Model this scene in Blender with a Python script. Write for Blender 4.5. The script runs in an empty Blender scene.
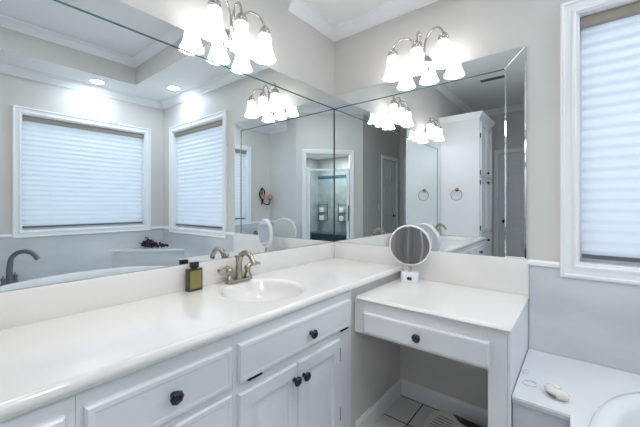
import bpy, bmesh, math, random
from mathutils import Vector, Matrix
C = bpy.context.scene.collection
sc = bpy.context.scene
PI = math.pi
# ------------------------------------------------------------------ camera, world, daylight, exposure
cam_d = bpy.data.cameras.new('camera'); cam_d.sensor_width = 36; cam_d.lens = 18.0
cam_d.shift_y = -8.8/640; cam_d.clip_start = 0.02
cam = bpy.data.objects.new('camera', cam_d); C.objects.link(cam)
cam.location = (1.416, -1.915, 1.205); cam.rotation_euler = (PI/2, 0, math.radians(39))
sc.camera = cam
sc.view_settings.view_transform = 'Standard'; sc.view_settings.look = 'None'
sc.view_settings.gamma = 1; sc.view_settings.use_curve_mapping = False
sc.view_settings.exposure = 0.70
cy = sc.cycles
cy.max_bounces = 16; cy.diffuse_bounces = 5; cy.glossy_bounces = 10; cy.transmission_bounces = 10; cy.transparent_max_bounces = 12
cy.sample_clamp_indirect = 4.0; cy.caustics_reflective = True; cy.caustics_refractive = False; cy.blur_glossy = 0.3
cy.use_denoising = True
w = bpy.data.worlds.new('sky'); sc.world = w; w.use_nodes = True
w.node_tree.nodes['Background'].inputs[0].default_value = (.70, .84, 1, 1)
w.node_tree.nodes['Background'].inputs[1].default_value = 0.5
DAY = (.68, .78, 1.0)
def daylight(name, loc, rot, sx, sy, power):
    l = bpy.data.lights.new(name, 'AREA'); l.shape = 'RECTANGLE'; l.size = sx; l.size_y = sy; l.energy = power; l.color = DAY
    o = bpy.data.objects.new(name, l); C.objects.link(o); o.location = loc; o.rotation_euler = rot
daylight('daylight_back', (1.94, .75, 1.65), (math.radians(-90), 0, 0), 1.8, 1.8, 6.8)
daylight('daylight_right', (3.5, -.78, 1.65), (math.radians(90), 0, math.radians(90)), 1.8, 1.8, 6.8)
LAMP_E = 3.8      # glow of the frosted shades
DOWN_W = 2.4     # recessed lights
SHOW_W = 13
FILL_W = 6.8     # added unseen fill light in the raised ceiling
LAMP_C = (1.0, .985, .97)

# ------------------------------------------------------------------ materials
def srgb(r, g, b):
    f = lambda c: c/12.92 if c <= .04045 else ((c+.055)/1.055)**2.4
    return (f(r/255), f(g/255), f(b/255), 1)
MATS = {}
def mat(name, col, rough=.5, metal=0, noise=0, nscale=20, bump=0, coat=0, spec=.5, trans=0, col2=None, stretch=(1,1,1)):
    m = bpy.data.materials.new(name); m.use_nodes = True; nt = m.node_tree; b = nt.nodes['Principled BSDF']
    b.inputs['Base Color'].default_value = col; b.inputs['Roughness'].default_value = rough; b.inputs['Metallic'].default_value = metal
    b.inputs['Specular IOR Level'].default_value = spec; b.inputs['Coat Weight'].default_value = coat; b.inputs['Coat Roughness'].default_value = .08
    b.inputs['Transmission Weight'].default_value = trans
    tc = nt.nodes.new('ShaderNodeTexCoord'); mp = nt.nodes.new('ShaderNodeMapping'); mp.inputs['Scale'].default_value = stretch
    nt.links.new(tc.outputs['Object'], mp.inputs[0])
    n = nt.nodes.new('ShaderNodeTexNoise'); n.inputs['Scale'].default_value = nscale; n.inputs['Detail'].default_value = 5
    nt.links.new(mp.outputs[0], n.inputs['Vector'])
    if noise or col2:
        mx = nt.nodes.new('ShaderNodeMix'); mx.data_type = 'RGBA'
        cr = nt.nodes.new('ShaderNodeValToRGB'); cr.color_ramp.elements[0].position = .35; cr.color_ramp.elements[1].position = .65
        nt.links.new(n.outputs['Fac'], cr.inputs[0]); nt.links.new(cr.outputs[0], mx.inputs[0])
        mx.inputs[6].default_value = col
        mx.inputs[7].default_value = col2 or tuple(c*(1-noise) for c in col[:3]) + (1,)
        nt.links.new(mx.outputs[2], b.inputs['Base Color'])
    if bump:
        bp = nt.nodes.new('ShaderNodeBump'); bp.inputs['Strength'].default_value = bump; bp.inputs['Distance'].default_value = .002
        nt.links.new(n.outputs['Fac'], bp.inputs['Height']); nt.links.new(bp.outputs[0], b.inputs['Normal'])
    MATS[name] = m; return m
PAINT = mat('wall_paint', srgb(213, 210, 206), .6, noise=.015, nscale=3, bump=.06)
CEIL = mat('ceiling_paint', srgb(236, 236, 236), .7, noise=.01, nscale=4)
TRIM = mat('trim_paint', srgb(238, 239, 241), .35, noise=.01, nscale=5)
CAB = mat('cabinet_paint', srgb(231, 232, 235), .33, noise=.012, nscale=6)
COUNTER = mat('cultured_marble_counter', srgb(234, 231, 229), .12, col2=srgb(229, 226, 222), nscale=2.2, coat=.35, stretch=(1, .5, 1))
WAIN = mat('grey_marble_panel', srgb(218, 220, 223), .22, col2=srgb(196, 199, 205), nscale=3.0, stretch=(.4, .4, 1.2))
DECK = mat('white_marble_deck', srgb(232, 233, 235), .15, col2=srgb(224, 226, 229), nscale=2.5, coat=.3)
TUBM = mat('tub_acrylic', srgb(232, 234, 236), .12, noise=.01, coat=.4)
NICKEL = mat('brushed_nickel', srgb(176, 168, 158), .24, 1, noise=.08, nscale=60)
CHROME = mat('polished_nickel', srgb(205, 200, 196), .12, 1, noise=.05, nscale=40)
IRON = mat('dark_iron', srgb(38, 36, 38), .4, .7, noise=.2, nscale=50)
PEWTER = mat('dark_pewter', srgb(74, 74, 84), .35, .8, noise=.5, nscale=160)
BRASS = mat('aged_brass', srgb(170, 140, 90), .25, 1, noise=.1)
BLACK = mat('black_plastic', srgb(28, 24, 26), .3, noise=.1)
OLIVE = mat('olive_label', srgb(140, 132, 74), .4, noise=.15, nscale=30)
BOTTLE = mat('dark_green_glass', srgb(60, 54, 26), .06, noise=.1, spec=.8)
GRAPE = mat('dark_grape_skin', srgb(66, 34, 52), .25, col2=srgb(34, 24, 44), nscale=25)
LEAF = mat('dried_stem', srgb(74, 44, 40), .6, noise=.2)
CREAM = mat('cream_porcelain', srgb(236, 232, 224), .2, noise=.03)
GOLDST = mat('tarnished_gold', srgb(150, 128, 84), .35, .8, noise=.3, nscale=90)
WPLAST = mat('white_plastic', srgb(232, 232, 236), .3, noise=.01)
CANDLE = mat('terracotta_wax', srgb(222, 142, 112), .5, noise=.1)
GREY = mat('grey_metal', srgb(120, 122, 126), .4, .6, noise=.05)
HEADR = mat('taupe_headrail', srgb(160, 150, 138), .5, noise=.05)
DARKGL = mat('dark_window_plastic', srgb(30, 44, 40), .12, noise=.1)
SHTILE = mat('shower_stone_tile', srgb(170, 176, 180), .25, col2=srgb(150, 158, 164), nscale=6)
BENCH = mat('slate_blue_tile', srgb(70, 92, 108), .3, col2=srgb(40, 60, 80), nscale=18)
SCALEM = mat('scale_plastic', srgb(220, 214, 204), .4, noise=.02)
GAP = mat('dark_gap', srgb(60, 56, 56), .8, noise=.1)

def brick_mat(name, c1, c2, mortar, bw, rh, msize, rough=.3, offset=0.0, plane='xy', shift=(0,0,0)):
    m = bpy.data.materials.new(name); m.use_nodes = True; nt = m.node_tree; b = nt.nodes['Principled BSDF']
    tc = nt.nodes.new('ShaderNodeTexCoord'); sx = nt.nodes.new('ShaderNodeSeparateXYZ'); cb = nt.nodes.new('ShaderNodeCombineXYZ')
    ad = nt.nodes.new('ShaderNodeVectorMath'); ad.operation = 'ADD'; ad.inputs[1].default_value = shift
    nt.links.new(tc.outputs['Object'], ad.inputs[0]); nt.links.new(ad.outputs[0], sx.inputs[0])
    for i, ax in enumerate(plane): nt.links.new(sx.outputs['XYZ'[('x','y','z').index(ax)]], cb.inputs[i])
    br = nt.nodes.new('ShaderNodeTexBrick'); br.offset = offset; br.squash = 1
    br.inputs['Scale'].default_value = 1; br.inputs['Brick Width'].default_value = bw; br.inputs['Row Height'].default_value = rh
    br.inputs['Mortar Size'].default_value = msize; br.inputs['Mortar Smooth'].default_value = .1
    br.inputs['Color1'].default_value = c1; br.inputs['Color2'].default_value = c2; br.inputs['Mortar'].default_value = mortar
    nt.links.new(cb.outputs[0], br.inputs['Vector']); nt.links.new(br.outputs['Color'], b.inputs['Base Color'])
    b.inputs['Roughness'].default_value = rough
    bp = nt.nodes.new('ShaderNodeBump'); bp.invert = True; bp.inputs['Strength'].default_value = .4; bp.inputs['Distance'].default_value = .002
    nt.links.new(br.outputs['Fac'], bp.inputs['Height']); nt.links.new(bp.outputs[0], b.inputs['Normal'])
    return m
FLOOR = brick_mat('floor_tile', srgb(214, 214, 212), srgb(205, 206, 205), srgb(52, 48, 48), .15, .228, .0035, .25, shift=(-.534+.15*10, .022+.228*20, 0))
MOSAIC = brick_mat('blue_mosaic', srgb(40, 96, 120), srgb(24, 60, 84), srgb(120, 140, 150), .05, .03, .003, .2, plane='xz', shift=(5, 5, 5))

def mirror_mat(name, col):
    m = bpy.data.materials.new(name); m.use_nodes = True; nt = m.node_tree
    b = nt.nodes['Principled BSDF']; b.inputs['Metallic'].default_value = 1; b.inputs['Roughness'].default_value = 0.0
    n = nt.nodes.new('ShaderNodeTexNoise'); n.inputs['Scale'].default_value = 2
    mx = nt.nodes.new('ShaderNodeMix'); mx.data_type = 'RGBA'; nt.links.new(n.outputs['Fac'], mx.inputs[0])
    mx.inputs[6].default_value = col; mx.inputs[7].default_value = tuple(c*.995 for c in col[:3]) + (1,)
    nt.links.new(mx.outputs[2], b.inputs['Base Color']); return m
MIRROR = mirror_mat('silvered_glass', (.86, .90, .90, 1))
MEDGE = mat('green_glass_edge', srgb(70, 110, 108), .15, noise=.1, spec=.8)
def glass_mat(name, tint, gloss):
    m = bpy.data.materials.new(name); m.use_nodes = True; nt = m.node_tree; nt.nodes.clear()
    o = nt.nodes.new('ShaderNodeOutputMaterial'); t = nt.nodes.new('ShaderNodeBsdfTransparent'); t.inputs[0].default_value = tint
    g = nt.nodes.new('ShaderNodeBsdfGlossy'); g.inputs['Roughness'].default_value = .02
    fr = nt.nodes.new('ShaderNodeLayerWeight'); fr.inputs['Blend'].default_value = gloss
    mx = nt.nodes.new('ShaderNodeMixShader')
    nt.links.new(fr.outputs['Facing'], mx.inputs[0]); nt.links.new(t.outputs[0], mx.inputs[1]); nt.links.new(g.outputs[0], mx.inputs[2])
    nt.links.new(mx.outputs[0], o.inputs[0]); return m
PANE = glass_mat('window_glass', (.94, .97, .97, 1), .08)
SHGLASS = glass_mat('shower_glass', (.86, .92, .93, 1), .12)
def fabric_mat(name, col, tfac):
    m = bpy.data.materials.new(name); m.use_nodes = True; nt = m.node_tree; nt.nodes.clear()
    o = nt.nodes.new('ShaderNodeOutputMaterial'); d = nt.nodes.new('ShaderNodeBsdfDiffuse'); t = nt.nodes.new('ShaderNodeBsdfTranslucent')
    n = nt.nodes.new('ShaderNodeTexNoise'); n.inputs['Scale'].default_value = 4
    mxc = nt.nodes.new('ShaderNodeMix'); mxc.data_type = 'RGBA'; nt.links.new(n.outputs['Fac'], mxc.inputs[0])
    mxc.inputs[6].default_value = col; mxc.inputs[7].default_value = tuple(c*.97 for c in col[:3]) + (1,)
    nt.links.new(mxc.outputs[2], d.inputs[0]); nt.links.new(mxc.outputs[2], t.inputs[0])
    mx = nt.nodes.new('ShaderNodeMixShader'); mx.inputs[0].default_value = tfac
    nt.links.new(d.outputs[0], mx.inputs[1]); nt.links.new(t.outputs[0], mx.inputs[2]); nt.links.new(mx.outputs[0], o.inputs[0]); return m
FABRIC = fabric_mat('pleated_fabric', (.86, .88, .90, 1), .5)
def glow_mat(name, col, e, base):
    m = mat(name, base, .35, noise=.02, nscale=15); b = m.node_tree.nodes['Principled BSDF']
    b.inputs['Emission Color'].default_value = col + (1,); b.inputs['Emission Strength'].default_value = e; return m
SHADE = glow_mat('frosted_lamp_glass', LAMP_C, LAMP_E, srgb(240, 238, 235))
FLUTE_SHADING = glow_mat('flute_shading_glass', LAMP_C, .55, srgb(225, 224, 222))  # dimmer glow in the flute valleys, painting in the shading of the fluted glass
DIFF = glow_mat('downlight_lens', (1, .98, .96), 14, srgb(240, 240, 240))
DISPLAY = glow_mat('dim_display', (.3, .4, .5), .02, srgb(30, 32, 40))

# ------------------------------------------------------------------ mesh helpers
def new(): return bmesh.new()
def quad(bm, vs):
    try: return bm.faces.new(vs)
    except ValueError: return None
def box(bm, x0, x1, y0, y1, z0, z1, bev=0, seg=2):
    r = bmesh.ops.create_cube(bm, size=1)['verts']
    for v in r: v.co = Vector(((x0+x1)/2 + v.co.x*(x1-x0), (y0+y1)/2 + v.co.y*(y1-y0), (z0+z1)/2 + v.co.z*(z1-z0)))
    if bev:
        es = set(e for v in r for e in v.link_edges)
        bmesh.ops.bevel(bm, geom=list(es), offset=bev, segments=seg, profile=.5, affect='EDGES')
def frame_of(t):
    t = t.normalized(); a = Vector((0,0,1)) if abs(t.z) < .9 else Vector((1,0,0))
    u = t.cross(a).normalized(); return u, t.cross(u).normalized()
def tube(bm, pts, rad, seg=14, cap=True, smooth=1):
    pts = [Vector(p) for p in pts]
    if not isinstance(rad, (list, tuple)): rad = [rad]*len(pts)
    rad = list(rad)
    for _ in range(smooth):
        if len(pts) < 3: break
        np_, nr = [pts[0]], [rad[0]]
        for i in range(len(pts)-1):
            a, b = pts[i], pts[i+1]
            np_ += [a*.75+b*.25, a*.25+b*.75]; nr += [rad[i]*.75+rad[i+1]*.25, rad[i]*.25+rad[i+1]*.75]
        np_.append(pts[-1]); nr.append(rad[-1]); pts, rad = np_, nr
    u = None; rings = []
    for i, p in enumerate(pts):
        t = (pts[min(i+1, len(pts)-1)] - pts[max(i-1, 0)]).normalized()
        if u is None: u, v = frame_of(t)
        else:
            u = (u - t*u.dot(t)).normalized(); v = t.cross(u)
        rings.append([bm.verts.new(p + (u*math.cos(2*PI*k/seg) + v*math.sin(2*PI*k/seg))*rad[i]) for k in range(seg)])
    for a, b in zip(rings, rings[1:]):
        for k in range(seg): quad(bm, (a[k], a[(k+1)%seg], b[(k+1)%seg], b[k]))
    if cap: bm.faces.new(list(reversed(rings[0]))); bm.faces.new(rings[-1])
def lathe(bm, prof, origin=(0,0,0), axis=(0,0,1), seg=28, lobes=0, amp=0, sx=1, sy=1, ramp=None):
    """prof: list of (radius, height along axis)"""
    o = Vector(origin); t = Vector(axis).normalized(); 
    if abs(t.z) > .99: u, v = Vector((1,0,0)), Vector((0,1,0))
    else: u, v = frame_of(t)
    rings = []
    for i, (r, h) in enumerate(prof):
        if r <= 1e-6: rings.append([bm.verts.new(o + t*h)]); continue
        am = amp if ramp is None else amp*ramp[i]
        rings.append([bm.verts.new(o + t*h + (u*math.cos(a)*sx + v*math.sin(a)*sy)*(r*(1+am*math.cos(lobes*a)) if lobes else r)) for a in [2*PI*k/seg for k in range(seg)]])
    for a, b in zip(rings, rings[1:]):
        if len(a) == 1 and len(b) == 1: continue
        if len(a) == 1:
            for k in range(seg): quad(bm, (a[0], b[(k+1)%seg], b[k]))
        elif len(b) == 1:
            for k in range(seg): quad(bm, (a[k], a[(k+1)%seg], b[0]))
        else:
            for k in range(seg): quad(bm, (a[k], a[(k+1)%seg], b[(k+1)%seg], b[k]))
def sphere(bm, c, r, sx=1, sy=1, sz=1, n=10):
    m = Matrix.Translation(Vector(c)) @ Matrix.Diagonal((sx*r, sy*r, sz*r, 1))
    bmesh.ops.create_uvsphere(bm, u_segments=n+4, v_segments=n, radius=1, matrix=m)
def prism(bm, poly, z0, z1, bev=0):
    lo = [bm.verts.new((x, y, z0)) for x, y in poly]; hi = [bm.verts.new((x, y, z1)) for x, y in poly]
    n = len(poly); fs = [bm.faces.new(hi), bm.faces.new(list(reversed(lo)))]
    for i in range(n): fs.append(bm.faces.new((lo[i], lo[(i+1)%n], hi[(i+1)%n], hi[i])))
    if bev: bmesh.ops.bevel(bm, geom=list(fs[0].edges), offset=bev, segments=3, profile=.5, affect='EDGES')
def rings(bm, w, h, prof, F, cap=True, cap0=False):
    """nested rectangles: prof (inset, depth); F maps (u, v, depth) to a point"""
    R = []
    for ins, d in prof:
        R.append([bm.verts.new(F(u, v, d)) for u, v in ((ins, ins), (w-ins, ins), (w-ins, h-ins), (ins, h-ins))])
    for a, b in zip(R, R[1:]):
        for k in range(4): quad(bm, (a[k], a[(k+1)%4], b[(k+1)%4], b[k]))
    if cap: bm.faces.new(R[-1])
    if cap0: bm.faces.new(list(reversed(R[0])))
def sweep(bm, prof, path, closed=False):
    """prof: (distance to the left of the path, z); mitred corners"""
    P = [Vector(p) for p in path]; n = len(P); R = []
    for i in range(n):
        d0 = (P[i]-P[i-1]).normalized() if (i > 0 or closed) else None
        d1 = (P[(i+1)%n]-P[i]).normalized() if (i < n-1 or closed) else None
        if d0 is None: d0 = d1
        if d1 is None: d1 = d0
        n0, n1 = Vector((-d0.y, d0.x)), Vector((-d1.y, d1.x)); m = (n0+n1).normalized(); k = 1/max(.3, m.dot(n0))
        R.append([bm.verts.new((P[i].x+m.x*d*k, P[i].y+m.y*d*k, z)) for d, z in prof])
    m = len(prof)
    for i in range(n if closed else n-1):
        a, b = R[i], R[(i+1)%n]
        for k in range(m): quad(bm, (a[k], b[k], b[(k+1)%m], a[(k+1)%m]))
    if not closed: bm.faces.new(R[0]); bm.faces.new(list(reversed(R[-1])))
def ell(cx, cy, a, b, n, p=2.0):
    out = []
    for k in range(n):
        t = 2*PI*k/n; c, s = math.cos(t), math.sin(t)
        if isinstance(p, tuple): q, aa = (p[0], a) if c < 0 else (p[1], a*.93)
        else: q, aa = p, a
        out.append((cx + aa*math.copysign(abs(c)**(2/q), c), cy + b*math.copysign(abs(s)**(2/q), s)))
    return out
def plate_hole(bm, x0, x1, y0, y1, z, loop):
    """flat plate with a hole; loop is an ordered (counter-clockwise) list of points around the hole"""
    cx = sum(p[0] for p in loop)/len(loop); cy_ = sum(p[1] for p in loop)/len(loop)
    inn = [bm.verts.new((p[0], p[1], z)) for p in loop]; out = []
    for p in loop:
        dx, dy = p[0]-cx, p[1]-cy_
        t = min([( (x1-cx)/dx if dx > 0 else (x0-cx)/dx) if abs(dx) > 1e-9 else 1e9, ((y1-cy_)/dy if dy > 0 else (y0-cy_)/dy) if abs(dy) > 1e-9 else 1e9])
        out.append((cx+dx*t, cy_+dy*t))
    for c in ((x0,y0), (x1,y0), (x1,y1), (x0,y1)):
        k = min(range(len(out)), key=lambda i: (out[i][0]-c[0])**2+(out[i][1]-c[1])**2); out[k] = c
    o = [bm.verts.new((p[0], p[1], z)) for p in out]; n = len(loop)
    for k in range(n): quad(bm, (inn[k], o[k], o[(k+1)%n], inn[(k+1)%n]))
def loops(bm, cx, cy_, a, b, prof, n=64, p=2.0, cap=True):
    """stacked (super)ellipses: prof (scale, z)"""
    R = []
    for s, z in prof: R.append([bm.verts.new((x, y, z)) for x, y in ell(cx, cy_, a*s, b*s, n, p)])
    for q, r in zip(R, R[1:]):
        for k in range(n): quad(bm, (q[k], q[(k+1)%n], r[(k+1)%n], r[k]))
    if cap: bm.faces.new(R[-1])
def obj(name, bm, m, parent=None, smooth=None, loc=None, rot=None):
    bmesh.ops.recalc_face_normals(bm, faces=bm.faces)
    me = bpy.data.meshes.new(name); bm.to_mesh(me); bm.free()
    for x in (m if isinstance(m, (list, tuple)) else [m]): me.materials.append(x)
    if smooth:
        me.polygons.foreach_set('use_smooth', [True]*len(me.polygons)); me.set_sharp_from_angle(angle=math.radians(smooth))
    o = bpy.data.objects.new(name, me); C.objects.link(o)
    if parent: o.parent = parent
    if loc: o.location = loc
    if rot: o.rotation_euler = rot
    return o
def thing(name, label, cat, loc=(0,0,0), rotz=0, group=None):
    o = bpy.data.objects.new(name, None); C.objects.link(o); o.empty_display_size = .05
    o.location = loc; o.rotation_euler = (0, 0, rotz); o['label'] = label; o['category'] = cat
    if group: o['group'] = group
    return o
def tag(o, label, cat, group=None):
    o['label'] = label; o['category'] = cat
    if group: o['group'] = group
    return o
def struct(name, bm, m, parent=None, smooth=None, label=None):
    o = obj(name, bm, m, parent, smooth)
    if parent is None: o['kind'] = 'structure'
    if label: o['label'] = label
    return o
def sempty(name, loc=(0,0,0), rotz=0, label=None):
    o = bpy.data.objects.new(name, None); C.objects.link(o); o.location = loc; o.rotation_euler = (0,0,rotz); o['kind'] = 'structure'
    if label: o['label'] = label
    return o
def dup(root, loc, rotz, label, group=None):
    r = root.copy(); C.objects.link(r); r.location = loc; r.rotation_euler = (0, 0, rotz); r['label'] = label
    if group: r['group'] = group
    def rec(src, dst):
        for ch in src.children:
            c = ch.copy(); C.objects.link(c); c.parent = dst; rec(ch, c)
    rec(root, r); return r

# ------------------------------------------------------------------ room shell
X1, YD, YE, XH = 2.715, -1.82, -3.95, 1.33
T = .12; HC, HS = 2.75, 2.49
def wall_boxes(bm, a0, a1, h, holes, put):
    """solid pieces of a wall from a0 to a1 with rectangular holes (u0,u1,z0,z1)"""
    cur = a0
    for (u0, u1, z0, z1) in sorted(holes):
        put(bm, cur, u0, 0, h)
        if z0 > 0: put(bm, u0, u1, 0, z0)
        put(bm, u0, u1, z1, h); cur = u1
    put(bm, cur, a1, 0, h)
b = new(); box(b, -T, X1+T, YE-T, T, -.1, 0); struct('floor', b, FLOOR)
b = new(); box(b, -T, X1+T, YE-T, T, HC, HC+.1); struct('ceiling', b, CEIL)
# lowered soffit band over the tub and along the back wall
b = new(); prism(b, [(0, -.49), (2.30, -.49), (2.30, YD), (X1, YD), (X1, 0), (0, 0)], HS, HC)
so = struct('ceiling_soffit', b, [PAINT, CEIL])
for p in so.data.polygons: p.material_index = 1 if abs(p.normal.z) > .9 else 0
b = new(); box(b, -T, 0, YE-T, T, 0, HC); struct('wall_left', b, PAINT)
W1 = (1.412, 2.463, .930, 2.090); W2 = (-1.337, -.225, .955, 2.070)
b = new(); wall_boxes(b, 0, X1, HC, [W1], lambda b, u0, u1, z0, z1: box(b, u0, u1, 0, T, z0, z1)); struct('wall_back', b, PAINT)
b = new(); wall_boxes(b, YD-T, T, HC, [W2], lambda b, u0, u1, z0, z1: box(b, X1, X1+T, u0, u1, z0, z1)); struct('wall_right', b, PAINT)
b = new(); box(b, 2.10, X1, YD-.1, YD, 0, HC); struct('wall_tub_end', b, PAINT)
b = new(); wall_boxes(b, YE, -2.58, HC, [(-3.80, -3.27, 0, 2.03)], lambda b, u0, u1, z0, z1: box(b, XH, XH+T, u0, u1, z0, z1)); struct('wall_hall_side', b, PAINT)
b = new(); wall_boxes(b, 0, XH+T, HC, [(.40, 1.165, 0, 2.03)], lambda b, u0, u1, z0, z1: box(b, u0, u1, YE-T, YE, z0, z1)); struct('wall_far', b, PAINT)
DA = math.atan2(.76, .77); DL = math.hypot(.77, .76)
def diag(u, d, z):  # u along the diagonal from the tub end, d into the room
    ux, uy = -math.cos(DA), -math.sin(DA)
    return Vector((2.10+u*ux - d*math.sin(DA), -1.82+u*uy + d*math.cos(DA), z))
def dbox(bm, u0, u1, d0, d1, z0, z1):
    vs = [bm.verts.new(diag(u, d, z)) for u in (u0, u1) for d in (d0, d1) for z in (z0, z1)]
    for f in ((0,1,3,2), (4,6,7,5), (0,4,5,1), (2,3,7,6), (0,2,6,4), (1,5,7,3)): bm.faces.new([vs[i] for i in f])
b = new(); wall_boxes(b, 0, DL, HC, [(.16, .87, 0, 2.025)], lambda b, u0, u1, z0, z1: dbox(b, u0, u1, -.1, 0, z0, z1)); struct('wall_diagonal', b, PAINT)
# shower stall behind the diagonal wall
b = new()
box(b, XH+T, X1, -3.22, -3.12, 0, 2.14); box(b, X1, X1+T, -3.22, YD-T, 0, 2.14)
struct('wall_shower', b, SHTILE)
b = new(); prism(b, [(XH+T, -3.12), (X1, -3.12), (X1, YD-.1), (2.145, YD-.1), (XH+T, -2.61)], 2.12, 2.16); struct('ceiling_shower', b, CEIL)
b = new(); box(b, XH+T+.002, X1-.002, -3.12, -3.112, 1.715, 1.775); struct('trim_1', b, MOSAIC)
# crown mouldings
def crown(z): return [(0, z-.075), (.008, z-.075), (.010, z-.064), (.020, z-.052), (.040, z-.030), (.050, z-.016), (.060, z-.013), (.065, z), (0, z)]
b = new(); sweep(b, crown(HS), [(2.30, YD), (X1, YD), (X1, 0), (0, 0), (0, -.49)]); struct('trim_2', b, TRIM, smooth=50)
b = new(); sweep(b, crown(HC), [(0, -.49), (0, YE), (XH, YE), (XH, -2.58), (2.10, YD), (2.30, YD), (2.30, -.49)], closed=True); struct('trim_3', b, TRIM, smooth=50)
# baseboards
def basep(h=.095): return [(0, 0), (.014, 0), (.014, h-.018), (.009, h-.008), (.006, h), (0, h)]
b = new(); sweep(b, basep(), [(1.17, 0), (.526, 0), (.526, -.53)]); struct('baseboard_knee_space', b, TRIM)
b = new(); sweep(b, basep(), [(0, -3.0), (0, YE), (.33, YE)]); struct('baseboard_far', b, TRIM)
b = new(); sweep(b, basep(), [(1.235, YE), (XH, YE), (XH, -3.875)]); struct('baseboard_hall', b, TRIM)
b = new(); sweep(b, basep(), [(XH, -3.19), (XH, -2.58), tuple(diag(.935, 0, 0))[:2]]); struct('baseboard_diagonal', b, TRIM)
# grey marble wainscot around the tub, with its cap rail
b = new()
box(b, 1.222, X1, -.008, 0, .486, .905); box(b, X1-.008, X1, YD, -.008, .486, .905); box(b, 2.02, X1-.008, YD, YD+.008, 0, .905)
struct('trim_4', b, WAIN)
b = new()
cap = [(0, .900), (.014, .902), (.022, .908), (.022, .922), (.016, .930), (0, .930)]
sweep(b, cap, [(1.345, 0), (1.214, 0)]); sweep(b, cap, [(X1, -.16), (X1, 0), (2.53, 0)]); sweep(b, cap, [(2.10, YD), (X1, YD), (X1, -1.402)])
struct('trim_5', b, TRIM)

# ------------------------------------------------------------------ windows and shades
CAS = [(0, 0), (0, .018), (.006, .022), (.014, .022), (.018, .017), (.040, .015), (.046, .018), (.056, .018), (.060, .012), (.066, .010), (.066, 0)]
def window(name, F, w_, h_, label):
    """F(u, v, d): d out of the wall into the room; opening is w_ x h_"""
    root = sempty(name, label=label)
    bm = new(); rings(bm, w_+.132, h_+.132, CAS, lambda u, v, d: F(u-.066, v-.066, d), cap=False); struct('casing', bm, TRIM, root, smooth=30)
    bm = new(); rings(bm, w_, h_, [(0, 0), (0, -.118), (.035, -.118), (.035, -.085), (.006, -.085), (.006, 0), (0, 0)], F, cap=False); struct('window_frame', bm, TRIM, root)
    bm = new(); bm.faces.new([bm.verts.new(F(u, v, -.10)) for u, v in ((.03, .03), (w_-.03, .03), (w_-.03, h_-.03), (.03, h_-.03))]); struct('pane', bm, PANE, root)
    return root
def shade(F, w_, h_, label, gap, seed, amp):
    root = thing('pleated_shade', label, 'window shade')
    def pbox(bm, u0, u1, v0, v1, d0, d1):
        vs = [bm.verts.new(F(u, v, d)) for u in (u0, u1) for v in (v0, v1) for d in (d0, d1)]
        for f in ((0,1,3,2), (4,6,7,5), (0,4,5,1), (2,3,7,6), (0,2,6,4), (1,5,7,3)): bm.faces.new([vs[i] for i in f])
    bm = new(); pbox(bm, .010, w_-.010, h_-.052, h_-.006, -.062, -.022); obj('headrail', bm, HEADR, root)
    bm = new(); n = int((h_-.052-gap-.012)/.0475)*8; top, bot = h_-.050, gap+.010; rnd = random.Random(seed); prev = None
    for i in range(n+1):
        v = top + (bot-top)*i/n; ph = (i % 8)/8
        s = (ph/.62) if ph < .62 else (1-(ph-.62)/.38)
        d = -.050 + amp*(s*s*(3-2*s))
        if i % 8 == 0: jit = rnd.uniform(-.0015, .0015)
        row = [bm.verts.new(F(u, v+.003*math.sin(u*4+seed)*(i/n), d+jit*math.sin(u*7+i))) for u in [.014+(w_-.028)*k/10 for k in range(11)]]
        if prev:
            for k in range(10): quad(bm, (prev[k], prev[k+1], row[k+1], row[k]))
        prev = row
    obj('pleated_fabric', bm, FABRIC, root, smooth=60)
    bm = new(); pbox(bm, .013, w_-.013, gap-.006, gap+.012, -.058, -.030); obj('bottom_rail', bm, GREY, root)
    for k, uu in enumerate((.22, w_-.22)):
        bm = new(); tube(bm, [F(uu, h_-.05, -.031), F(uu, gap+.012, -.031)], .0009, 6); obj('lift_cord', bm, WPLAST, root)
    return root
F1 = lambda u, v, d: Vector((W1[0]+u, -d, W1[2]+v)); F2 = lambda u, v, d: Vector((X1-d, W2[1]-u, W2[2]+v))
w1, h1 = W1[1]-W1[0], W1[3]-W1[2]; w2, h2 = W2[1]-W2[0], W2[3]-W2[2]
window('window_1', F1, w1, h1, 'window over the tub beside the vanity mirrors, white moulded casing')
window('window_2', F2, w2, h2, 'window on the wall facing the long mirror, white moulded casing')
shade(F1, w1, h1, 'white pleated shade drawn down in the window right of the vanity mirror', .030, 1, .010)
shade(F2, w2, h2, 'wide white pleated shade seen at left in the long mirror, above the tub faucet', .030, 3, .0065)

# ------------------------------------------------------------------ doors
DOORP = [(0, 0), (0, .035), (.0, .035)]
def door_leaf(bm, w_, h_, F):
    rings(bm, w_, h_, [(0, -.03), (0, .0)], F, cap=True, cap0=True)
    pw = (w_-.11*3)/2 if w_ > .6 else (w_-.09*3)/2; st = (w_-2*pw)/3
    for (z0, z1) in ((.20, .86), (.98, 1.55), (1.66, 1.92)):
        for k in range(2):
            u0 = st+(pw+st)*k
            rings(bm, pw, z1-z0, [(0, .0005), (.012, -.0), (.012, .001), (.03, .008)], lambda u, v, d: F(u0+u, z0+v, d))
            rings(bm, pw, z1-z0, [(-.008, .0005), (-.004, .005), (.006, .005), (.010, .0005)], lambda u, v, d: F(u0+u, z0+v, d), cap=False)
def case3(bm, w_, h_, F, wd=.065):
    prof = [(0, 0), (0, .018), (.010, .020), (.045, .014), (wd, .010), (wd, 0)]
    R = []
    for ins, d in prof: R.append([bm.verts.new(F(u, v, d)) for u, v in ((-wd+ins, 0), (-wd+ins, h_+wd-ins), (w_+wd-ins, h_+wd-ins), (w_+wd-ins, 0))])
    for a, c in zip(R, R[1:]):
        for k in range(3): quad(bm, (a[k], a[k+1], c[k+1], c[k]))
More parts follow.
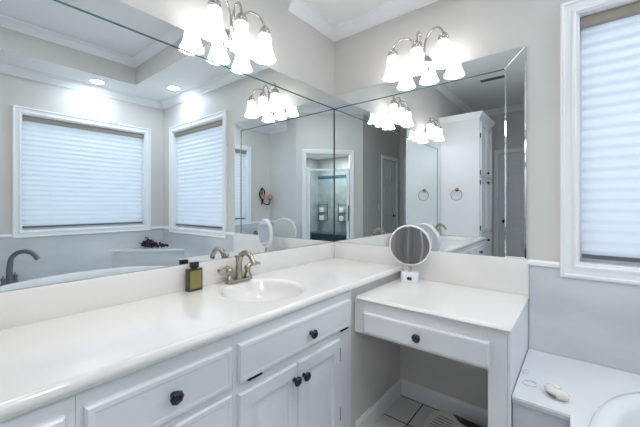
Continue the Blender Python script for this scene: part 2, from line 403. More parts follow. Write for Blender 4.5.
def lever(name, F, parent, round_=False):
    bm = new(); o = F(0, 0, 0); n = (F(0, 0, 1)-o).normalized(); s = (F(1, 0, 0)-o).normalized()
    lathe(bm, [(0, 0), (.030, 0), (.030, .006), (.012, .010), (.011, .035), (.013, .04)], o, n)
    if round_: lathe(bm, [(.012, .035), (.026, .045), (.030, .058), (.022, .070), (0, .073)], o, n)
    else: tube(bm, [o+n*.042, o+n*.045+s*.03, o+n*.04+s*.07, o+n*.038+s*.10], [.011, .010, .008, .006], 10)
    obj(name, bm, IRON, parent, smooth=40)
d1 = sempty('door_1', label='white panelled door at the end of the passage with a round dark knob')
G1 = lambda u, v, d: Vector((.40+u, YE+d, v))
bm = new(); case3(bm, .765, 2.03, G1); struct('door_casing', bm, TRIM, d1)
bm = new(); door_leaf(bm, .755, 2.02, lambda u, v, d: Vector((.405+u, YE-.02+d, v+.005))); lf = struct('door_leaf', bm, CAB, d1)
lever('door_knob', lambda u, v, d: Vector((.485+u, YE-.018+d, .94+v)), lf, True)
d2 = sempty('door_2', label='narrow white panelled door in the passage side wall with a dark lever')
G2 = lambda u, v, d: Vector((XH-d, -3.80+u, v))
bm = new(); case3(bm, .53, 2.03, G2); struct('door_casing', bm, TRIM, d2)
bm = new(); door_leaf(bm, .52, 2.02, lambda u, v, d: Vector((XH+.02-d, -3.795+u, v+.005))); lf = struct('door_leaf', bm, CAB, d2)
lever('door_lever', lambda u, v, d: Vector((XH+.018-d, -3.72+u, 1.0+v)), lf)
d3 = sempty('door_3', label='glass shower door in a white frame set in the angled wall')
G3 = lambda u, v, d: diag(.16+u, d, v)
bm = new(); case3(bm, .71, 2.025, G3); struct('door_casing', bm, TRIM, d3)
bm = new(); dbox(bm, .165, .225, -.07, -.03, 0, 1.80); dbox(bm, .825, .865, -.07, -.03, 0, 1.80); dbox(bm, .225, .825, -.065, -.035, 1.755, 1.785); dbox(bm, .225, .825, -.07, -.03, 0, .06)
struct('door_frame', bm, TRIM, d3)
bm = new(); dbox(bm, .225, .825, -.053, -.047, .06, 1.755); struct('glass_panel', bm, SHGLASS, d3)
for hu, d0 in ((.50, -.047), (.845, -.03)):  # second handle, on the jamb, is added for the first one's doubled mirror image
    bm = new(); tube(bm, [diag(hu, d0, 1.19), diag(hu, .0, 1.19), diag(hu, .005, 1.175), diag(hu, .005, .965), diag(hu, .0, .95), diag(hu, d0, .95)], .009, 10, smooth=1); struct('pull_handle', bm, GREY, d3)

# ------------------------------------------------------------------ wall mirrors with bevelled glass borders
def wall_mirror(F, w_, label, name='wall_mirror'):
    """u runs away from the corner; d out of the wall"""
    Z0, Z1, S = .931, 2.007, .095
    root = thing(name, label, 'mirror')
    def slab(nm, quad_uv, d0, d1, bev, dark=True):
        bm = new(); c = Vector((sum(q[0] for q in quad_uv)/4, sum(q[1] for q in quad_uv)/4))
        def inset(k, dist):
            q = [Vector(p) for p in quad_uv]; n = len(q); out = []
            for i in range(n):
                a, p, nx = q[i-1], q[i], q[(i+1)%n]
                e0, e1 = (p-a).normalized(), (nx-p).normalized()
                n0, n1 = Vector((-e0.y, e0.x)), Vector((-e1.y, e1.x)); m = (n0+n1).normalized()
                out.append(p + m*dist/max(.3, m.dot(n0)))
            return out
        A = [bm.verts.new(F(p[0], p[1], d0)) for p in quad_uv]; B = [bm.verts.new(F(p[0], p[1], d1-.0012)) for p in quad_uv]
        Cc = [bm.verts.new(F(p.x, p.y, d1)) for p in inset(0, bev)]
        for k in range(4):
            f = quad(bm, (A[k], A[(k+1)%4], B[(k+1)%4], B[k])); f.material_index = 1
            f = quad(bm, (B[k], B[(k+1)%4], Cc[(k+1)%4], Cc[k])); f.material_index = 1 if (nm == 'bevelled_border' and k == 0 and dark) else 0
        bm.faces.new(Cc)
        o = obj(nm, bm, [MIRROR, MEDGE], root); return o
    slab('mirror_glass', [(0.001, Z0), (w_-.005, Z0), (w_-.005, Z1-.005), (0.001, Z1-.005)], .0005, .005, .0005)
    slab('bevelled_border', [(0.001, Z1-S), (w_-S, Z1-S), (w_, Z1), (0.001, Z1)], .0052, .0100, .004)
    slab('bevelled_border', [(w_-S, Z0), (w_, Z0), (w_, Z1), (w_-S, Z1-S)], .0052, .0105, .007, False)
    return root
lm = wall_mirror(lambda u, v, d: Vector((d, -u, v)), 2.325, 'longer of the two wall mirrors, above the vanity with both sinks')
bm = new(); box(bm, .0055, .0088, -.0088, -.0055, .931, 1.910); obj('corner_gap', bm, GAP, lm)  # dark strip standing in for the open gap between the two mirrors
wall_mirror(lambda u, v, d: Vector((u, -d, v)), 1.209, 'shorter of the two wall mirrors, above the makeup desk and ending by the window')

# ------------------------------------------------------------------ vanity cabinets
DRP = [(0, 0), (0, .012), (.005, .018), (.016, .019), (.020, .0175), (.022, .0175)]
DOP = [(0, 0), (0, .013), (.004, .018), (.050, .0185), (.054, .009), (.064, .008), (.090, .017), (.094, .0175)]
def knob(parent, p, n, s=1.0, lab=None):
    bm = new(); n = Vector(n)
    lathe(bm, [(0, 0), (.009*s, 0), (.007*s, .006*s), (.006*s, .014*s)], p, n, 16)
    lathe(bm, [(.006*s, .013*s), (.013*s, .015*s), (.018*s, .020*s), (.0185*s, .024*s), (.014*s, .029*s), (.009*s, .031*s), (.007*s, .029*s), (0, .030*s)], p, n, 32, lobes=8, amp=.05)
    return obj('knob', bm, PEWTER, parent, smooth=50)
VX = .530
FX = lambda y0, z0: (lambda u, v, d: Vector((VX+d, y0+u, z0+v)))
def front(root, nm, y0, y1, z0, z1, prof, knobs=(), m=CAB):
    bm = new(); rings(bm, y1-y0, z1-z0, prof, FX(y0, z0)); o = obj(nm, bm, m, root, smooth=25)
    for (ky, kz) in knobs: knob(o, (VX+.018, ky, kz), (1, 0, 0))
    return o
def carcass(root, y0, y1, openings):
    bm = new()
    
    ys = [y0, y1]
    wall = sorted(openings)
    # face frame with real openings behind the doors
    cur = y0
    for (a, c, z0, z1) in wall:
        pass
    box(bm, .02, VX, y0, y1, .10, .645); box(bm, VX-.02, VX, y0, y1, .645, .7785)
    box(bm, .02, VX-.075, y0, y1, 0, .10)                        # toe space
    return obj('cabinet_body', bm, CAB, root)
def hinge(root, y, z, horiz):
    bm = new()
    if horiz: box(bm, VX, VX+.012, y-.03, y+.03, z-.003, z+.003, .001)
    else: box(bm, VX, VX+.014, y-.004, y+.003, z-.03, z+.03, .001)
    return obj('hinge', bm, IRON, root)
v1 = thing('vanity_cabinet', 'white sink cabinet nearest the corner, tilt-out front above two raised-panel doors', 'cabinet')
carcass(v1, -1.278, -.575, ())
front(v1, 'drawer_front', -1.262, -.600, .612, .742, DRP, [(-.905, .672)])
for y in (-1.19, -.645): hinge(v1, y, .606, True)
front(v1, 'door', -1.262, -.982, .13, .576, DOP, [(-1.005, .520)])
front(v1, 'door', -.976, -.690, .13, .576, DOP, [(-.950, .516)])
for z in (.50, .22): hinge(v1, -.6855, z, False)
bm = new(); box(bm, .505, .526, -.575, -.001, 0, .7785); obj('side_panel', bm, PAINT, v1)['label'] = 'greige painted end panel'
v2 = thing('drawer_cabinet', 'white cabinet of three stacked drawers between the two sink cabinets', 'cabinet')
carcass(v2, -1.700, -1.279, ())
for z0, z1 in ((.612, .742), (.385, .592), (.130, .365)): front(v2, 'drawer', -1.686, -1.288, z0, z1, DRP, [(-1.485, (z0+z1)/2+.005)])
v3 = thing('vanity_cabinet', 'white sink cabinet beside the tall linen tower, seen only in the mirror', 'cabinet')
carcass(v3, -2.330, -1.701, ())
front(v3, 'drawer_front', -2.30, -1.722, .612, .742, DRP, [(-2.01, .676)])
front(v3, 'door', -2.30, -2.014, .13, .576, DOP, [(-2.035, .520)])
front(v3, 'door', -2.008, -1.722, .13, .576, DOP, [(-1.985, .520)])

# countertop with two moulded bowls
ct = thing('countertop', 'long glossy white vanity countertop with two moulded oval sinks', 'countertop')
CX = .528; Z = .815
S1 = (.272, -.925, .190, .180); S2 = (.272, -2.00, .190, .180)
bm = new()
SB = [(-1.20, -.65, S1), (-2.28, -1.72, S2)]
for y0, y1, (cx, cyy, a, c) in SB:
    plate_hole(bm, .0, CX, y0, y1, Z, ell(cx, cyy, a*1.09, c*1.09, 96))
for y0, y1 in ((-.65, 0), (-1.72, -1.20), (-2.329, -2.28)):
    bm.faces.new([bm.verts.new(p) for p in ((0, y0, Z), (CX, y0, Z), (CX, y1, Z), (0, y1, Z))])
prof = [(0, Z), (-.002, Z+.0012), (-.006, Z+.0012), (-.014, Z-.0015), (-.021, Z-.009), (-.023, Z-.018), (-.020, Z-.028), (-.013, Z-.034), (-.004, Z-.036), (0, Z-.036)]
sweep(bm, prof, [(CX, -2.329), (CX, 0)][::1])
obj('counter_slab', bm, COUNTER, ct, smooth=40)
for y0, y1, (cx, cyy, a, c) in SB:
    bm = new()
    loops(bm, cx, cyy, a, c, [(1.09, Z), (1.06, Z-.003), (1.03, Z-.0035), (1.00, Z-.006), (.975, Z-.018), (.93, Z-.045), (.84, Z-.08), (.68, Z-.108), (.45, Z-.124), (.15, Z-.130)], 96)
    bw = obj('sink_bowl', bm, COUNTER, ct, smooth=60)
    bm = new(); lathe(bm, [(.0, .003), (.012, .004), (.022, .003), (.026, .0)], (cx, cyy, Z-.130), (0,0,1)); obj('drain', bm, CHROME, bw, smooth=40)
def splash(nm, x0, x1, y0, y1, z0, z1, label):
    bm = new(); box(bm, x0, x1, y0, y1, z0, z1, .0012); tag(obj(nm, bm, COUNTER, smooth=40), label, 'backsplash')
splash('backsplash', 0, .020, -2.329, -.0, Z+.0002, .930, 'long white backsplash strip under the long mirror, behind both faucets')
splash('backsplash', .0205, .549, -.020, 0, Z+.0002, .930, 'short white backsplash strip at the corner, end of the vanity countertop')
splash('backsplash', .550, 1.2205, -.018, 0, .7503, .930, 'taller white backsplash behind the makeup desk with the round mirror')

# makeup desk
dk = thing('makeup_desk', 'lowered white makeup desk with one drawer and open knee space', 'desk')
bm = new(); ZD = .750
box(bm, .5525, 1.205, -.548, -.0015, ZD-.02, ZD)
sweep(bm, [(0, ZD-.020), (0, ZD), (.006, ZD+.0008), (.014, ZD-.003), (.018, ZD-.009), (.018, ZD-.016), (.012, ZD-.020)], [(1.203, -.001), (1.203, -.545), (.552, -.545)][::-1]) if False else None
sweep(bm, [(0, ZD-.020), (0, ZD+.0004), (-.006, ZD+.0008), (-.013, ZD-.003), (-.017, ZD-.010), (-.013, ZD-.018), (-.006, ZD-.020)], [(.5535, -.548), (1.205, -.548), (1.205, -.001)])
obj('desk_top', bm, COUNTER, dk, smooth=40)
bm = new(); box(bm, .535, 1.1415, -.546, -.530, .566, ZD-.0205); obj('apron', bm, CAB, dk)
FD = lambda u, v, d: Vector((.592+u, -.548-d, .578+v))
bm = new(); rings(bm, .560, .102, [(0, 0), (0, .012), (.006, .018), (.012, .019), (.018, .0175)], FD); dr = obj('drawer', bm, CAB, dk, smooth=25)
knob(dr, (.870, -.565, .630), (0, -1, 0))
bm = new(); box(bm, 1.142, 1.208, -.548, -.510, 0, .7295, .002); obj('leg_post', bm, CAB, dk)
bm = new(); box(bm, 1.190, 1.210, -.510, -.001, 0, .7295); obj('side_panel', bm, CAB, dk)
bm = new(); box(bm, 1.2085, 1.2185, -.548, -.528, 0, .7295, .002); box(bm, 1.2105, 1.2165, -.528, -.001, 0, .7295); obj('side_trim', bm, TRIM, dk)

# ------------------------------------------------------------------ tub deck, tub, corner seat
ZT = .485
td = thing('tub_deck', 'white marble tub deck filling the window corner right of the desk', 'tub surround')
TC = (2.05, -.93, .60, .78)
bm = new()
plate_hole(bm, 1.405, X1-.0085, YD+.0085, -.0085, ZT, ell(*TC[:2], TC[2], TC[3], 96, (3.2, 2.0)))
bm.faces.new([bm.verts.new(p) for p in ((1.2195, -.508, ZT), (1.405, -.508, ZT), (1.405, -.0085, ZT), (1.2195, -.0085, ZT))])
sweep(bm, [(0, ZT-.03), (0, ZT), (-.006, ZT+.001), (-.012, ZT-.003), (-.013, ZT-.012), (-.009, ZT-.016), (-.009, ZT-.024), (-.004, ZT-.03)], [(1.2195, -.515), (1.392, -.515), (1.392, YD+.0085)][::1]) if False else None
sweep(bm, [(0, ZT-.03), (0, ZT), (.006, ZT+.001), (.012, ZT-.003), (.013, ZT-.012), (.009, ZT-.016), (.009, ZT-.024), (.004, ZT-.03)], [(1.405, YD+.0085), (1.405, -.508), (1.2195, -.508)])
obj('deck_top', bm, DECK, td, smooth=40)
bm = new(); box(bm, 1.2195, 1.405, -.508, -.49, 0, ZT-.030); box(bm, 1.405, 1.42, YD+.0085, -.50, 0, ZT-.030); obj('deck_skirt', bm, WAIN, td)
tb = thing('bathtub', 'oval white drop-in bathtub in the deck under the windows', 'bathtub')
bm = new()
loops(bm, *TC, [(1.035, ZT+.0006), (1.040, ZT+.012), (1.030, ZT+.024), (1.00, ZT+.028), (.955, ZT+.026), (.935, ZT+.016), (.92, ZT-.03), (.89, ZT-.20), (.84, ZT-.36), (.74, ZT-.40), (.3, ZT-.41)], 96, (3.2, 2.0))
obj('tub_shell', bm, TUBM, tb, smooth=60)
bm = new(); lathe(bm, [(.0, .004), (.026, .005), (.034, 0)], (2.04, -1.20, ZT-.41), (0,0,1)); obj('drain', bm, CHROME, tb, smooth=40)
cs = thing('corner_seat', 'raised triangular marble ledge in the tub corner, seen in the long mirror', 'ledge')
ZL = .690
bm = new(); prism(bm, [(X1-.009, -.60), (X1-.009, -.009), (2.165, -.009)], ZL-.022, ZL, .004); obj('ledge_top', bm, DECK, cs, smooth=40)
bm = new(); prism(bm, [(X1-.009, -.575), (X1-.009, -.009), (2.19, -.009)], ZT+.0005, ZL-.022); obj('ledge_riser', bm, WAIN, cs)

# ------------------------------------------------------------------ faucets
def arc(c, r, a0, a1, n, fx, fz):
    return [tuple(Vector(c) + Vector(fx)*r*math.cos(math.radians(a0+(a1-a0)*k/n)) + Vector(fz)*r*math.sin(math.radians(a0+(a1-a0)*k/n))) for k in range(n+1)]
def basin_faucet(loc, label):
    root = thing('basin_faucet', label, 'faucet', loc, 0, None)
    bm = new()
    poly = []
    for k in range(40):
        t = 2*PI*k/40; poly.append((.026*math.copysign(abs(math.cos(t))**.8, math.cos(t)), .082*math.copysign(abs(math.sin(t))**.7, math.sin(t))))
    prism(bm, poly, 0, .014, .004); obj('base_plate', bm, NICKEL, root, smooth=40)
    bm = new()
    lathe(bm, [(.022, .012), (.021, .022), (.016, .034), (.0135, .05)], (0,0,0), (0,0,1), 20)
    tube(bm, [(0,0,.03), (0,0,.07), (.002,0,.098)] + arc((.058,0,.098), .052, 172, 25, 9, (1,0,0), (0,0,1)) + [(.116, 0, .108), (.121, 0, .094)], [.0175, .0165, .0158] + [.0152-.0003*k for k in range(10)] + [.0128, .015], 16)
    obj('spout', bm, NICKEL, root, smooth=60)
    bm = new(); tube(bm, [(-.022,0,.012), (-.022,0,.115)], .0028, 8); sphere(bm, (-.022,0,.122), .0075, sz=1.2); obj('lift_rod', bm, NICKEL, root, smooth=60)
    for s in (-1, 1):
        bm = new(); y = s*.056
        lathe(bm, [(.023, .012), (.0215, .022), (.016, .034), (.013, .048), (.0165, .055), (.018, .064), (.013, .073), (0, .076)], (0,y,0), (0,0,1), 20)
        tube(bm, [(0,y,.064), (.004,y+s*.020,.082), (.008,y+s*.042,.086), (.012,y+s*.062,.076), (.014,y+s*.072,.074)], [.012, .0095, .0078, .007, .0085], 12)
        obj('lever_handle', bm, NICKEL, root, smooth=60)
    return root
bf = basin_faucet((.064, -.905, Z+.0006), 'brushed nickel two-lever faucet at the near sink beside the small bottle')
dup(bf, (.062, -2.00, Z+.0006), 0, 'brushed nickel faucet at the far sink, seen in the mirror by the linen tower')
tf = thing('tub_faucet', 'large arched dark nickel tub faucet on the tub deck, at left in the mirror', 'faucet', (2.590, -1.435, ZT+.0006), math.radians(125))
bm = new(); lathe(bm, [(.036, 0), (.034, .012), (.026, .03), (.022, .06)], (0,0,0), (0,0,1), 20)
tube(bm, [(0,0,.04), (0,0,.13), (.006,0,.19)] + arc((.11,0,.19), .105, 175, 30, 8, (1,0,0), (0,0,1)) + [(.215,0,.215)], [.024, .022, .021]+[.020]*9+[.021], 16)
obj('spout', bm, GREY, tf, smooth=60)
for s, hh in ((-1, .06), (1, .06)):
    bm = new(); lathe(bm, [(.028, 0), (.026, .010), (.016, .028), (.014, .05), (.020, .056), (.018, .066), (.006, .08), (.004, .095), (0, .097)], (.0, s*.085, 0), (0,0,1), 18, lobes=6, amp=.06)
    obj('valve_handle', bm, GREY, tf, smooth=60)

# ------------------------------------------------------------------ three-lamp vanity lights
def vanity_light(loc, rz, label):
    """local +x is out of the wall; origin on the wall at the plate centre"""
    root = thing('vanity_light', label, 'light fixture', loc, rz)
    bm = new(); lathe(bm, [(0, 0), (.052, 0), (.052, .006), (.044, .012), (.030, .022), (.020, .030), (.022, .040), (.018, .05), (0, .054)], (0,0,0), (1,0,0), 28, sx=1, sy=1)
    sphere(bm, (.045, 0, -.030), .012); sphere(bm, (.045, 0, .030), .012)
    obj('wall_plate', bm, CHROME, root, smooth=50)
    for k in (-1, 0, 1):
        y = k*.152; X = .108; zt = .080
        bm = new()
        if k:
            pts = [(.040, k*.010, .0), (.050, k*.020, .040), (.055, k*.026, .095), (.064, k*.048, .138), (.080, k*.082, .156), (.095, k*.120, .148), (.105, k*.146, .116), (X, y, zt+.01)]
        else:
            pts = [(.040, 0, .0), (.040, 0, .06), (.043, 0, .125), (.060, 0, .162), (.085, 0, .164), (.104, 0, .138), (X, 0, .105), (X, 0, zt+.01)]
        tube(bm, pts, .0062, 12, smooth=2); obj('arm', bm, CHROME, root, smooth=60)
        bm = new(); lathe(bm, [(0, .022), (.008, .022), (.010, .012), (.020, .010), (.024, .004), (.022, -.002), (.028, -.004), (.030, -.012), (.027, -.020), (.031, -.024), (.031, -.030), (.0, -.030)], (X, y, zt), (0,0,1), 24)
        cup = obj('socket_cup', bm, CHROME, root, smooth=50)
        bm = new()
        pr = [(.027, -.020), (.031, -.034), (.033, -.05), (.034, -.075), (.037, -.100), (.043, -.125), (.052, -.148), (.0575, -.160), (.054, -.158), (.048, -.146), (.040, -.125), (.034, -.100), (.031, -.075), (.030, -.05), (.028, -.034)]
        rp = [0, .3, .6, .8, 1, 1.2, 1.5, 1.8, 1.6, 1.2, .8, .5, .3, .2, 0]
        lathe(bm, pr, (X, y, zt), (0,0,1), 108, lobes=18, amp=.028, ramp=rp)
        bm.faces.ensure_lookup_table()
        for i, f in enumerate(bm.faces):
            row, col = divmod(i, 108)
            if 2 <= row <= 6 and col % 6 in ((2, 3) if row == 6 else (2,)): f.material_index = 1
        obj('lamp_shade', bm, [SHADE, FLUTE_SHADING], root, smooth=60)
    return root
vl = vanity_light((0, -.922, 2.060), 0, 'polished three-lamp light above the long mirror, over the near sink')
dup(vl, (.680, 0, 2.060), -PI/2, 'polished three-lamp light above the shorter mirror, over the makeup desk')
dup(vl, (0, -1.84, 2.060), 0, 'three-lamp light near the linen tower, seen only as a small mirror reflection')

# ------------------------------------------------------------------ recessed lights, vent
def downlight(x, y, z, label, r=.062, e=DOWN_W):
    root = thing('recessed_light', label, 'ceiling light', (x, y, z))
    bm = new(); lathe(bm, [(r, -.0005), (r+.018, -.0005), (r+.016, -.005), (r, -.006), (r-.004, -.0005)], (0,0,0), (0,0,1), 36); obj('trim_ring', bm, TRIM, root, smooth=40)
    bm = new(); lathe(bm, [(0, -.003), (r-.002, -.003), (r-.002, -.0005), (0, -.0005)], (0,0,0), (0,0,1), 32); obj('lens', bm, DIFF, root)
    l = bpy.data.lights.new('downlight_beam', 'AREA'); l.shape = 'DISK'; l.size = r*1.7; l.energy = e; l.color = (1, .94, .88) if z < 2.3 else (.72, .86, 1) if z < 2.6 else (.93, .97, 1)
    lo = bpy.data.objects.new('downlight_beam', l); C.objects.link(lo); lo.parent = root; lo.location = (0, 0, -.0065)
downlight(2.50, -.78, HS, 'round recessed light over the window facing the long mirror')
downlight(2.06, -.195, HS, 'round recessed light over the window beside the vanity mirrors')
downlight(2.05, -2.62, 2.12, 'round recessed light in the shower ceiling, behind the glass door', .07, SHOW_W)
downlight(1.25, -1.42, HC, 'added out-of-view fill light, shaped as a recessed light in the raised ceiling', .07, FILL_W)  # unseen lamp added to lift the overall brightness of the room
vt = thing('ceiling_vent', 'long slotted dark grey air vent in the high ceiling', 'vent', (.60, -2.445, HC))
bm = new(); box(bm, -.15, .15, -.055, .055, -.010, -.001, .003); obj('vent_frame', bm, TRIM, vt)
for k in range(5):
    bm = new(); box(bm, -.138, .138, -.045+k*.018, -.034+k*.018, -.014, -.0101); obj('slat', bm, GREY, vt)

# ------------------------------------------------------------------ linen tower and towel ring
lt = thing('linen_tower', 'tall white linen tower at the far end of the vanity, seen in the mirror', 'cabinet')
Y0, Y1, DX = -3.00, -2.332, .475
bm = new(); box(bm, .001, DX, Y0, Y1, 0, 2.26); obj('cabinet_body', bm, CAB, lt)
bm = new(); sweep(bm, [(0, 2.26), (-.004, 2.26), (-.010, 2.275), (-.030, 2.30), (-.040, 2.318), (-.045, 2.33), (0, 2.33)], [(.001, Y0), (DX, Y0), (DX, Y1), (.001, Y1)]); bm.faces.new([bm.verts.new(p) for p in ((.001, Y0, 2.33), (DX, Y0, 2.33), (DX, Y1, 2.33), (.001, Y1, 2.33))]); obj('crown', bm, TRIM, lt, smooth=40)
FT = lambda y0, z0: (lambda u, v, d: Vector((DX+d, y0+u, z0+v)))
for nm, y0, y1, z0, z1, kk in (('door', -2.670, -2.362, 1.555, 2.22, (-2.645, 1.61)), ('door', -2.970, -2.676, 1.555, 2.22, None),
                               ('door', -2.670, -2.362, .86, 1.530, (-2.645, 1.485)), ('door', -2.970, -2.676, .86, 1.530, None),
                               ('drawer', -2.970, -2.362, .66, .84, (-2.666, .75)), ('drawer', -2.970, -2.362, .40, .64, (-2.666, .52)), ('drawer', -2.970, -2.362, .12, .38, (-2.666, .25))):
    bm = new(); rings(bm, y1-y0, z1-z0, DOP if nm == 'door' else DRP, FT(y0, z0)); o = obj(nm, bm, CAB, lt, smooth=25)
    if kk: 
        bmk = new(); lathe(bmk, [(0, 0), (.009, 0), (.006, .008), (.015, .016), (.017, .024), (.010, .031), (0, .032)], (DX+.017, kk[0], kk[1]), (1,0,0), 16); obj('knob', bmk, IRON, o, smooth=50)
for z in (2.05, 1.60, 1.48, .92):
    bm = new(); box(bm, DX, DX+.012, -2.359, -2.352, z-.028, z+.028, .001); obj('hinge', bm, IRON, lt)
tr = thing('towel_ring', 'empty brass towel ring on the side of the linen tower', 'towel ring', (.215, Y1, 1.395))
bm = new(); lathe(bm, [(0, .0005), (.024, .0005), (.024, .006), (.012, .012), (.009, .030), (.012, .036), (0, .040)], (0,0,0), (0,1,0), 24); obj('mounting_post', bm, BRASS, tr, smooth=50)
bm = new(); ring = [(.068*math.sin(2*PI*k/40), .030, -.066+.068*math.cos(2*PI*k/40)) for k in range(41)]; tube(bm, ring, .0042, 10, cap=False, smooth=0); obj('ring', bm, NICKEL, tr, smooth=60)

# ------------------------------------------------------------------ small things
# round makeup mirror
mm = thing('makeup_mirror', 'round two-sided white makeup mirror standing on the desk by the corner', 'tabletop mirror', (.640, -.115, ZD+.001), math.radians(17))
bm = new(); prism(bm, [(x, y) for x, y in ell(0, 0, .050, .034, 28, 4)], 0, .060, .010); obj('base', bm, WPLAST, mm, smooth=40)
bm = new(); box(bm, -.012, .014, -.0355, -.0335, .016, .034, .0008); obj('display', bm, DISPLAY, mm, loc=None)
bm = new(); tube(bm, [(0,.0,.058), (0,.004,.070), (0,.006,.094)], [.010, .008, .010], 12); obj('neck', bm, CHROME, mm, smooth=60)
HZ, R_ = .215, .116
hd = new()
lathe(hd, [(R_-.006, -.014), (R_-.002, -.016), (R_+.003, -.010), (R_+.005, 0), (R_+.003, .010), (R_-.003, .016), (R_-.012, .014), (R_-.030, .020), (.04, .026), (0, .027)], (0,0,HZ), (0,1,0), 56); rim = obj('mirror_housing', hd, WPLAST, mm, smooth=50)
bm = new(); lathe(bm, [(0, .0130), (.05, .0134), (R_-.0055, .0145)], (0,0,HZ), (0,-1,0), 56); obj('mirror_glass', bm, mirror_mat('makeup_mirror_glass', (.9, .9, .9, 1)), rim, smooth=60)
# small bottle
bo = thing('toiletry_bottle', 'small flat dark green bottle with olive label and black cap', 'bottle', (.052, -1.143, Z+.0012), math.radians(0))
def rrect(a, b_, r, n=5):
    out = []
    for cx, cy_, a0 in ((a-r, b_-r, 0), (-a+r, b_-r, 90), (-a+r, -b_+r, 180), (a-r, -b_+r, 270)):
        for k in range(n+1): t = math.radians(a0+90*k/n); out.append((cx+r*math.cos(t), cy_+r*math.sin(t)))
    return out
bm = new(); prism(bm, rrect(.017, .035, .006), 0, .099, .005); box(bm, -.008, .008, -.010, .010, .097, .104, .002); obj('glass_body', bm, BOTTLE, bo, smooth=40)
bm = new(); box(bm, .0165, .0177, -.028, .028, .010, .090, .0004); obj('label', bm, OLIVE, bo)
bm = new(); box(bm, -.0135, .0135, -.016, .018, .102, .129, .003); obj('cap', bm, BLACK, bo, smooth=30)
# grapes
gr = thing('grape_bunch', 'bunch of dark purple grapes lying on the corner ledge', 'grapes', (2.555, -.185, ZL+.001), math.radians(142))
gr.scale = (1.25, 1.25, 1.25)
rnd = random.Random(7)
pos = []
for i in range(70):
    x = rnd.uniform(-.11, .12); hmax = .030+.055*math.exp(-((x+.055)/.035)**2)+.015*math.exp(-((x-.02)/.03)**2)
    for _ in range(30):
        p = Vector((x+rnd.uniform(-.01,.01), rnd.uniform(-.035, .035), .0125+rnd.uniform(0, max(.001, hmax-.012)))) 
        if all((p-q).length > .0165 for q in pos) and abs(p.y) < .036*(1-abs(x)/.16): pos.append(p); break
for i, p in enumerate(pos):
    bm = new(); sphere(bm, p, .0118, sz=1.08, n=8); obj('grape', bm, GRAPE, gr, smooth=80)
bm = new(); tube(bm, [(-.09,0,.02), (-.12,.005,.035), (-.145,.0,.052)], [.004,.003,.002], 6); tube(bm, [(-.05,0,.07), (-.065,0,.095), (-.085,.0,.098)], [.006,.005,.008], 6); tube(bm, [(.09,0,.02), (.13,0,.03)], [.004,.006], 6)
obj('stem', bm, LEAF, gr, smooth=60)
# porcelain dish on the deck
sd = thing('soap_dish', 'small cream porcelain shell-shaped piece lying on the tub deck', 'soap dish', (1.350, -.425, ZT+.001), math.radians(-38))
sd.scale = (1.2, 1.2, 1.2)
bm = new(); lathe(bm, [(0, 0), (.020, 0), (.030, .008), (.033, .016), (.030, .022), (.018, .027), (0, .029)], (0,0,0), (0,0,1), 32, sx=1.15, sy=.72, lobes=7, amp=.03); obj('shell_body', bm, CREAM, sd, smooth=60)
bm = new(); box(bm, -.014, .016, -.0245, -.0195, .008, .0125, .0015); obj('gold_rim', bm, GOLDST, sd)
bm = new(); sphere(bm, (0, .004, .029), .010, sx=1.3, sz=.35); obj('raised_centre', bm, CREAM, sd, smooth=60)
# two thin clear caps on the deck
for i, (x, y, lab) in enumerate(((1.262, -.385, 'thin clear plastic ring lying flat between desk and soap dish'), (1.236, -.285, 'thin clear plastic ring lying against the desk side on the deck'))):
    bm = new(); tube(bm, [(.024*math.cos(2*PI*k/28), .024*math.sin(2*PI*k/28), .0022) for k in range(29)] if i == 0 else [(.012*math.cos(2*PI*k/28), .018*math.sin(2*PI*k/28), .0022) for k in range(29)], .0016, 8, cap=False, smooth=0)
    tag(obj('plastic_ring', bm, WPLAST, None, smooth=60, loc=(x, y, ZT+.001)), lab, 'ring', 'clear plastic rings on the tub deck')
# bathroom scale
bs = thing('bathroom_scale', 'cream bathroom scale with dark dial window on the knee-space floor', 'scale', (.925, -.185, .001), math.radians(-4))
bm = new(); prism(bm, ell(0, 0, .155, .140, 48, 3.2), .008, .034, .006); obj('platform', bm, SCALEM, bs, smooth=40)
bm = new(); prism(bm, ell(0, 0, .135, .120, 32, 3), 0, .008); obj('underside', bm, BLACK, bs)
for k in range(7):
    y = -.085+.024*k; hw = .125*(1-max(0, abs(y+.01)-.05)*2.0)
    bm = new(); box(bm, -hw, -.035, y-.0028, y+.0028, .0335, .0352, .0008); obj('grip_slat', bm, GREY, bs)
bm = new()
cr_ = [(.105*math.cos(math.radians(a)), .118+.0*a) for a in (0, 180)]
poly = [(-.085+.17*k/12+.02, .122) for k in range(13)][::-1] + [(-.065+.17*k/12, .122-.052*math.sin(PI*k/12)) for k in range(1, 12)]
prism(bm, poly[::-1], .033, .0375); obj('dial_window', bm, DARKGL, bs)
# candle sconce
cn = thing('candle_sconce', 'dark iron wall sconce holding two terracotta candle cups', 'candle sconce', (X1, -1.635, 1.33))
cn.scale = (1.2, 1.25, 1.25)
bm = new()
tube(bm, [(-.006, 0, -.10), (-.010, 0, 0), (-.006, 0, .12)], .008, 8)
tube(bm, [(-.010, .0, .13), (-.014, .045, .07), (-.012, .04, .0), (-.012, 0, -.03)], [.004, .008, .009, .005], 8, smooth=2)
tube(bm, [(-.010, 0, .13), (-.014, -.04, .09), (-.012, -.045, .03), (-.012, 0, -.02)], [.004, .009, .009, .005], 8, smooth=2)
tube(bm, [(-.010, 0, -.05), (-.04, -.03, -.10), (-.06, -.09, -.10), (-.06, -.10, -.03)], .007, 8, smooth=2)
tube(bm, [(-.010, 0, -.05), (-.05, .03, -.08), (-.07, .03, -.03)], .007, 8, smooth=2)
obj('iron_frame', bm, IRON, cn, smooth=60)
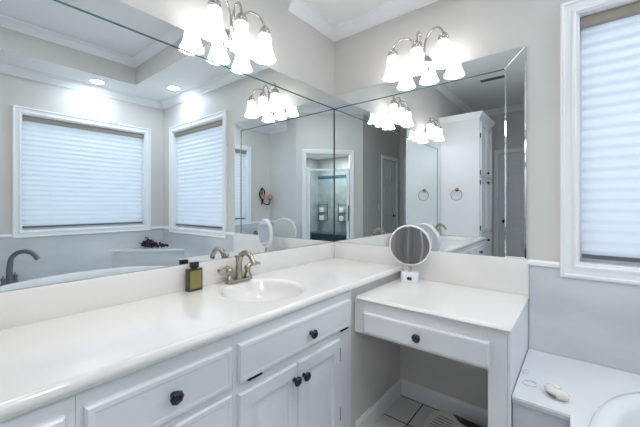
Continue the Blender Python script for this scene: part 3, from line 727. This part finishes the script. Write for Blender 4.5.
for p in ((-.06, -.10, -.03), (-.07, .03, -.03)):
    bm = new(); lathe(bm, [(0, 0), (.024, 0), (.026, .006), (0, .008)], p, (0,0,1), 20); cp = obj('candle_cup', bm, IRON, cn, smooth=40)
    bm = new(); lathe(bm, [(0, .008), (.022, .008), (.024, .03), (.026, .06), (.022, .062), (0, .056)], p, (0,0,1), 20); obj('candle', bm, CANDLE, cp, smooth=40)
# wall switch
sw = thing('light_switch', 'white wall switch plate beside the narrow passage door', 'switch', (XH, -3.12, 1.16))
bm = new(); box(bm, -.007, -.0003, -.036, .036, -.058, .058, .003); obj('cover_plate', bm, WPLAST, sw)
bm = new(); box(bm, -.011, -.007, -.015, .015, -.03, .03, .002); obj('rocker', bm, CREAM, sw)
# shower fittings
sb = thing('shower_bench', 'slate blue tiled half-height ledge inside the shower', 'bench')
bm = new(); box(bm, 1.452, X1-.002, -3.11, -2.74, .001, .64); obj('bench_block', bm, BENCH, sb)
bm = new(); box(bm, 1.452, X1-.002, -3.11, -2.72, .6405, .67, .004); obj('bench_top', bm, BENCH, sb)
def caddy(x, where):
    sn = thing('shower_caddy', 'wire caddy with two white bottles, %s shower wall' % where, 'caddy', (x, -3.115, 1.05))
    bm = new()
    for z in (-.16, .0, .16): tube(bm, [(-.11, .004, z), (-.11, .09, z), (.11, .09, z), (.11, .004, z), (-.11, .004, z)], .004, 6, smooth=0)
    for q in (-.11, .11): tube(bm, [(q, .006, -.18), (q, .006, .20)], .005, 6)
    obj('wire_rack', bm, GREY, sn)
    for k, z in enumerate((.035, -.125)):
        bm = new(); box(bm, -.045, .045, .02, .075, z-.03, z+.065, .008)
        tag(obj('soap_bottle', bm, WPLAST, None, smooth=30, loc=(x, -3.115, 1.05)), 'white bottle, %s tier of the shower caddy %s wall' % (('upper', 'lower')[k], where), 'bottle', 'bottles in the shower caddies')
caddy(2.09, 'nearer the middle of the')
caddy(2.58, 'added for its doubled reflection, close to the corner of the')  # added second rack, standing in for the doubled mirror image of the first
